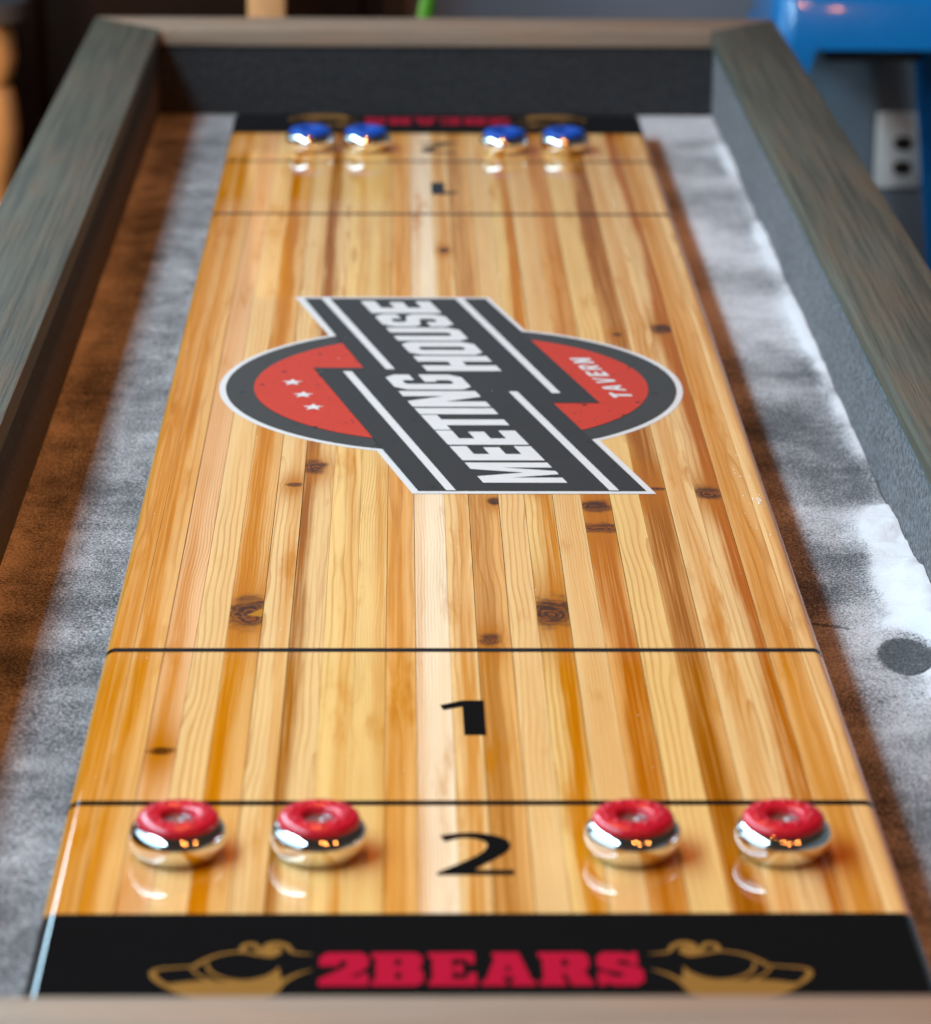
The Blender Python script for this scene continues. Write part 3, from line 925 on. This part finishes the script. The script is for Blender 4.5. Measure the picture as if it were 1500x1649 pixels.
BODY, CAP_R, HUB = puck_meshes()
CAP_B = CAP_R.copy()
BODY.materials.append(CHROME); HUB.materials.append(STEEL)
CAP_R.materials.append(RED_CAP); CAP_B.materials.append(BLUE_CAP)
PUCKS = [
    (-.1793, -1.0065, 'r', 'red-capped chrome puck nearest the left edge of the board'),
    (-.0945, -1.0065, 'r', 'red-capped chrome puck just left of the black numeral two'),
    (.0951, -1.0065, 'r', 'red-capped chrome puck just right of the black numeral two'),
    (.1860, -1.0065, 'r', 'red-capped chrome puck nearest the right edge of the board'),
    (-.1530, .997, 'b', 'blue-capped chrome puck farthest left at the far end'),
    (-.0862, .997, 'b', 'second blue-capped chrome puck from the left at the far end'),
    (.0782, .989, 'b', 'third blue-capped chrome puck from the left at the far end'),
    (.1496, .991, 'b', 'blue-capped chrome puck farthest right at the far end')]
for i, (x, y, c, lab) in enumerate(PUCKS):
    e = empty('puck', (x, y, B + 0.0001))
    e.rotation_euler.z = (0.3, 0.9, 1.7, 2.2, 0.1, 1.0, 2.6, 0.6)[i]
    tag(e, lab, 'puck', 'red pucks at the near end' if c == 'r' else 'blue pucks at the far end')
    put(bpy.data.objects.new('body', BODY), e)
    put(bpy.data.objects.new('cap', CAP_R if c == 'r' else CAP_B), e)
    put(bpy.data.objects.new('hub', HUB), e)

# ------------------------------------------------------------------ background things
# wall outlet
e = empty('power_outlet', (0.732, WALL_Y, 0.512))
tag(e, 'white wall power outlet with two dark sockets on the grey wall', 'outlet')
bm = bmesh.new(); box(bm, -.037, .037, -.007, -.0005, -.060, .060, 0.003)
bm_obj('cover_plate', bm, PLATE, e, smooth=40)
for dz in (-.0195, .0195):
    bm = bmesh.new()
    prism(bm, [(.013 * math.cos(a) * 1.15 + .006, .0115 * math.sin(a)) for a in [2 * math.pi * k / 20 for k in range(20)]], 0, .004, .0008)
    bmesh.ops.rotate(bm, verts=bm.verts, matrix=Matrix.Rotation(math.radians(90), 3, 'X'))
    bmesh.ops.translate(bm, verts=bm.verts, vec=(0, -.0050, dz - .008))
    bm_obj('socket', bm, SOCKET, e, smooth=40)

# blue metal stool
ST = (0.636, 1.935)
stool = empty('metal_stool', (ST[0], ST[1], 0))
tag(stool, 'glossy blue metal stool standing behind the far right corner of the table', 'stool')
SH = 0.815


def rsquare(h, r, n=6):
    out = []
    for qx, qy, a0 in ((1, 1, 0), (-1, 1, 90), (-1, -1, 180), (1, -1, 270)):
        for k in range(n + 1):
            a = math.radians(a0 + 90 * k / n)
            out.append((qx * (h - r) + r * math.cos(a), qy * (h - r) + r * math.sin(a)))
    return out


bm = bmesh.new()
rings = []
for h, r, z in ((.152, .035, SH - .078), (.147, .035, SH - .012), (.143, .034, SH - .003), (.135, .030, SH), (.110, .028, SH - .004), (.02, .01, SH - .006)):
    rings.append([bm.verts.new((x, y, z)) for x, y in rsquare(h, r)])
for a, b_ in zip(rings, rings[1:]):
    n = len(a)
    for i in range(n):
        bm.faces.new((a[i], a[(i + 1) % n], b_[(i + 1) % n], b_[i]))
bm.faces.new(rings[-1])
low = [bm.verts.new((x, y, SH - .078)) for x, y in rsquare(.148, .033)]
topi = [bm.verts.new((x, y, SH - .016)) for x, y in rsquare(.142, .033)]
n = len(low)
for i in range(n):
    bm.faces.new((rings[0][i], low[i], low[(i + 1) % n], rings[0][(i + 1) % n]))
    bm.faces.new((low[i], topi[i], topi[(i + 1) % n], low[(i + 1) % n]))
bm.faces.new(topi)
bm_obj('seat', bm, BLUE, stool, smooth=45)
for qx in (-1, 1):
    for qy in (-1, 1):
        bm = bmesh.new()
        # folded sheet leg: L section, tapering and splaying outward
        secs = []
        for z, half, wd in ((SH - .070, .1525, .068), (SH - .11, .158, .060), (0.0, .222, .036)):
            t_ = .004
            L_ = [(0, 0), (-wd, 0), (-wd, -t_), (-t_, -t_), (-t_, -wd), (0, -wd)]
            secs.append([bm.verts.new((qx * (half + px), qy * (half + py), z)) for px, py in L_])
        for a, b_ in zip(secs, secs[1:]):
            for i in range(6):
                bm.faces.new((a[i], a[(i + 1) % 6], b_[(i + 1) % 6], b_[i]))
        bm.faces.new(secs[0]); bm.faces.new(secs[-1])
        bm_obj('leg', bm, BLUE, stool, smooth=30)
for s in (-1, 1):
    bm = bmesh.new(); box(bm, -.185, .185, s * .188 - .010, s * .188 + .010, .26, .285, .003)
    bm_obj('foot_rail', bm, BLUE, stool, smooth=40)
    bm = bmesh.new(); box(bm, s * .188 - .010, s * .188 + .010, -.177, .177, .26, .285, .003)
    bm_obj('foot_rail', bm, BLUE, stool, smooth=40)
bm = bmesh.new()
box(bm, -.070, .070, -.125, .125, SH - .100, SH - .079, .006)
bm_obj('seat_brace', bm, BLACK_RUBBER, stool, smooth=40)

# dark cabinet against the wall
cab = empty('cabinet', (-0.80, 2.03, 0))
tag(cab, 'dark brown wooden cabinet against the wall behind the far left rail', 'cabinet')
bm = bmesh.new(); box(bm, -.72, .72, -.105, .125, .02, 1.00, .004); bm_obj('carcass', bm, DARKWOOD, cab, smooth=40)
bm = bmesh.new(); box(bm, -.74, .74, -.135, .127, 1.001, 1.03, .004); bm_obj('top', bm, DARKWOOD, cab, smooth=40)
for k in range(3):
    xa = -.70 + k * .47
    bm = bmesh.new(); box(bm, xa, xa + .455, -.124, -.1055, .06, .97, .003)
    d = bm_obj('door', bm, DARKWOOD, cab, smooth=40)
    bm = bmesh.new(); box(bm, xa + .40, xa + .415, -.145, -.1245, .50, .60, .004)
    bm_obj('handle', bm, STEEL, d, smooth=40)

# turned wooden post at far left
post = empty('turned_post', (-0.648, 1.74, 0))
tag(post, 'turned tan wooden post with slate cap at the far left behind the table', 'post')
bm = bmesh.new()
lathe(bm, [(0, 0), (.085, 0), (.085, .03), (.05, .06), (.04, .15), (.045, .35), (.055, .50), (.050, .520), (.047, .535), (.053, .56), (.060, .595), (.063, .63), (.060, .665), (.056, .685), (.050, .694), (.057, .705), (.063, .73), (.060, .765), (.050, .785), (0, .785)], 40)
bm_obj('shaft', bm, TANWOOD, post, smooth=40)
bm = bmesh.new(); lathe(bm, [(0, .786), (.078, .786), (.082, .79), (.082, .812), (.078, .816), (0, .816)], 40)
bm_obj('cap', bm, CAPGREY, post, smooth=40)

# slim upright post
pole = empty('wooden_upright', (-0.236, 1.80, 0))
tag(pole, 'slim tan wooden upright showing above the far rail before the dark cabinet', 'post')
bm = bmesh.new(); box(bm, -.027, .027, -.020, .020, .031, 1.15, .005); bm_obj('shaft', bm, TANWOOD, pole, smooth=40)
bm = bmesh.new(); box(bm, -.10, .10, -.08, .08, 0, .03, .005); bm_obj('foot', bm, TANWOOD, pole, smooth=40)

# house plant: only one leaf tip reaches above the rail
plant = empty('house_plant', (-0.055, 1.72, 0))
tag(plant, 'green strap-leaved plant with one leaf tip showing above the far rail', 'plant')
bm = bmesh.new(); lathe(bm, [(0, 0), (.07, 0), (.09, .17), (.095, .18), (.095, .19), (.085, .19), (.08, .16), (0, .16)], 36)
bm_obj('pot', bm, POT, plant, smooth=40)
for k, (az, ln, lean) in enumerate(((0.0, .74, .18), (0.9, .45, .35), (2.0, .50, .25), (3.1, .47, .4), (4.2, .40, .3), (5.2, .52, .3))):
    va, fa = [], []
    N = 12
    for i in range(N + 1):
        t = i / N
        z = .16 + ln * math.sin(t * 1.45) / math.sin(1.45)
        rr_ = .015 + lean * .35 * t ** 2.2
        w_ = .014 * math.sin(math.pi * min(1, .12 + t * .88)) ** .7
        cxp, cyp = rr_ * math.cos(az), rr_ * math.sin(az)
        px, py = (0.25, 1) if k else (1, 0)
        if k:
            px, py = -math.sin(az), math.cos(az)
        for s_, dz in ((-1, .004), (0, -.002), (1, .004)):
            va.append((cxp + px * w_ * s_, cyp + py * w_ * s_, z + dz))
    for i in range(N):
        for j in range(2):
            a = i * 3 + j
            fa.append((a, a + 1, a + 4, a + 3))
    o = mesh_obj('leaf', va, fa, LEAF, plant, smooth=60)
    mod = o.modifiers.new('thick', 'SOLIDIFY'); mod.thickness = .0012
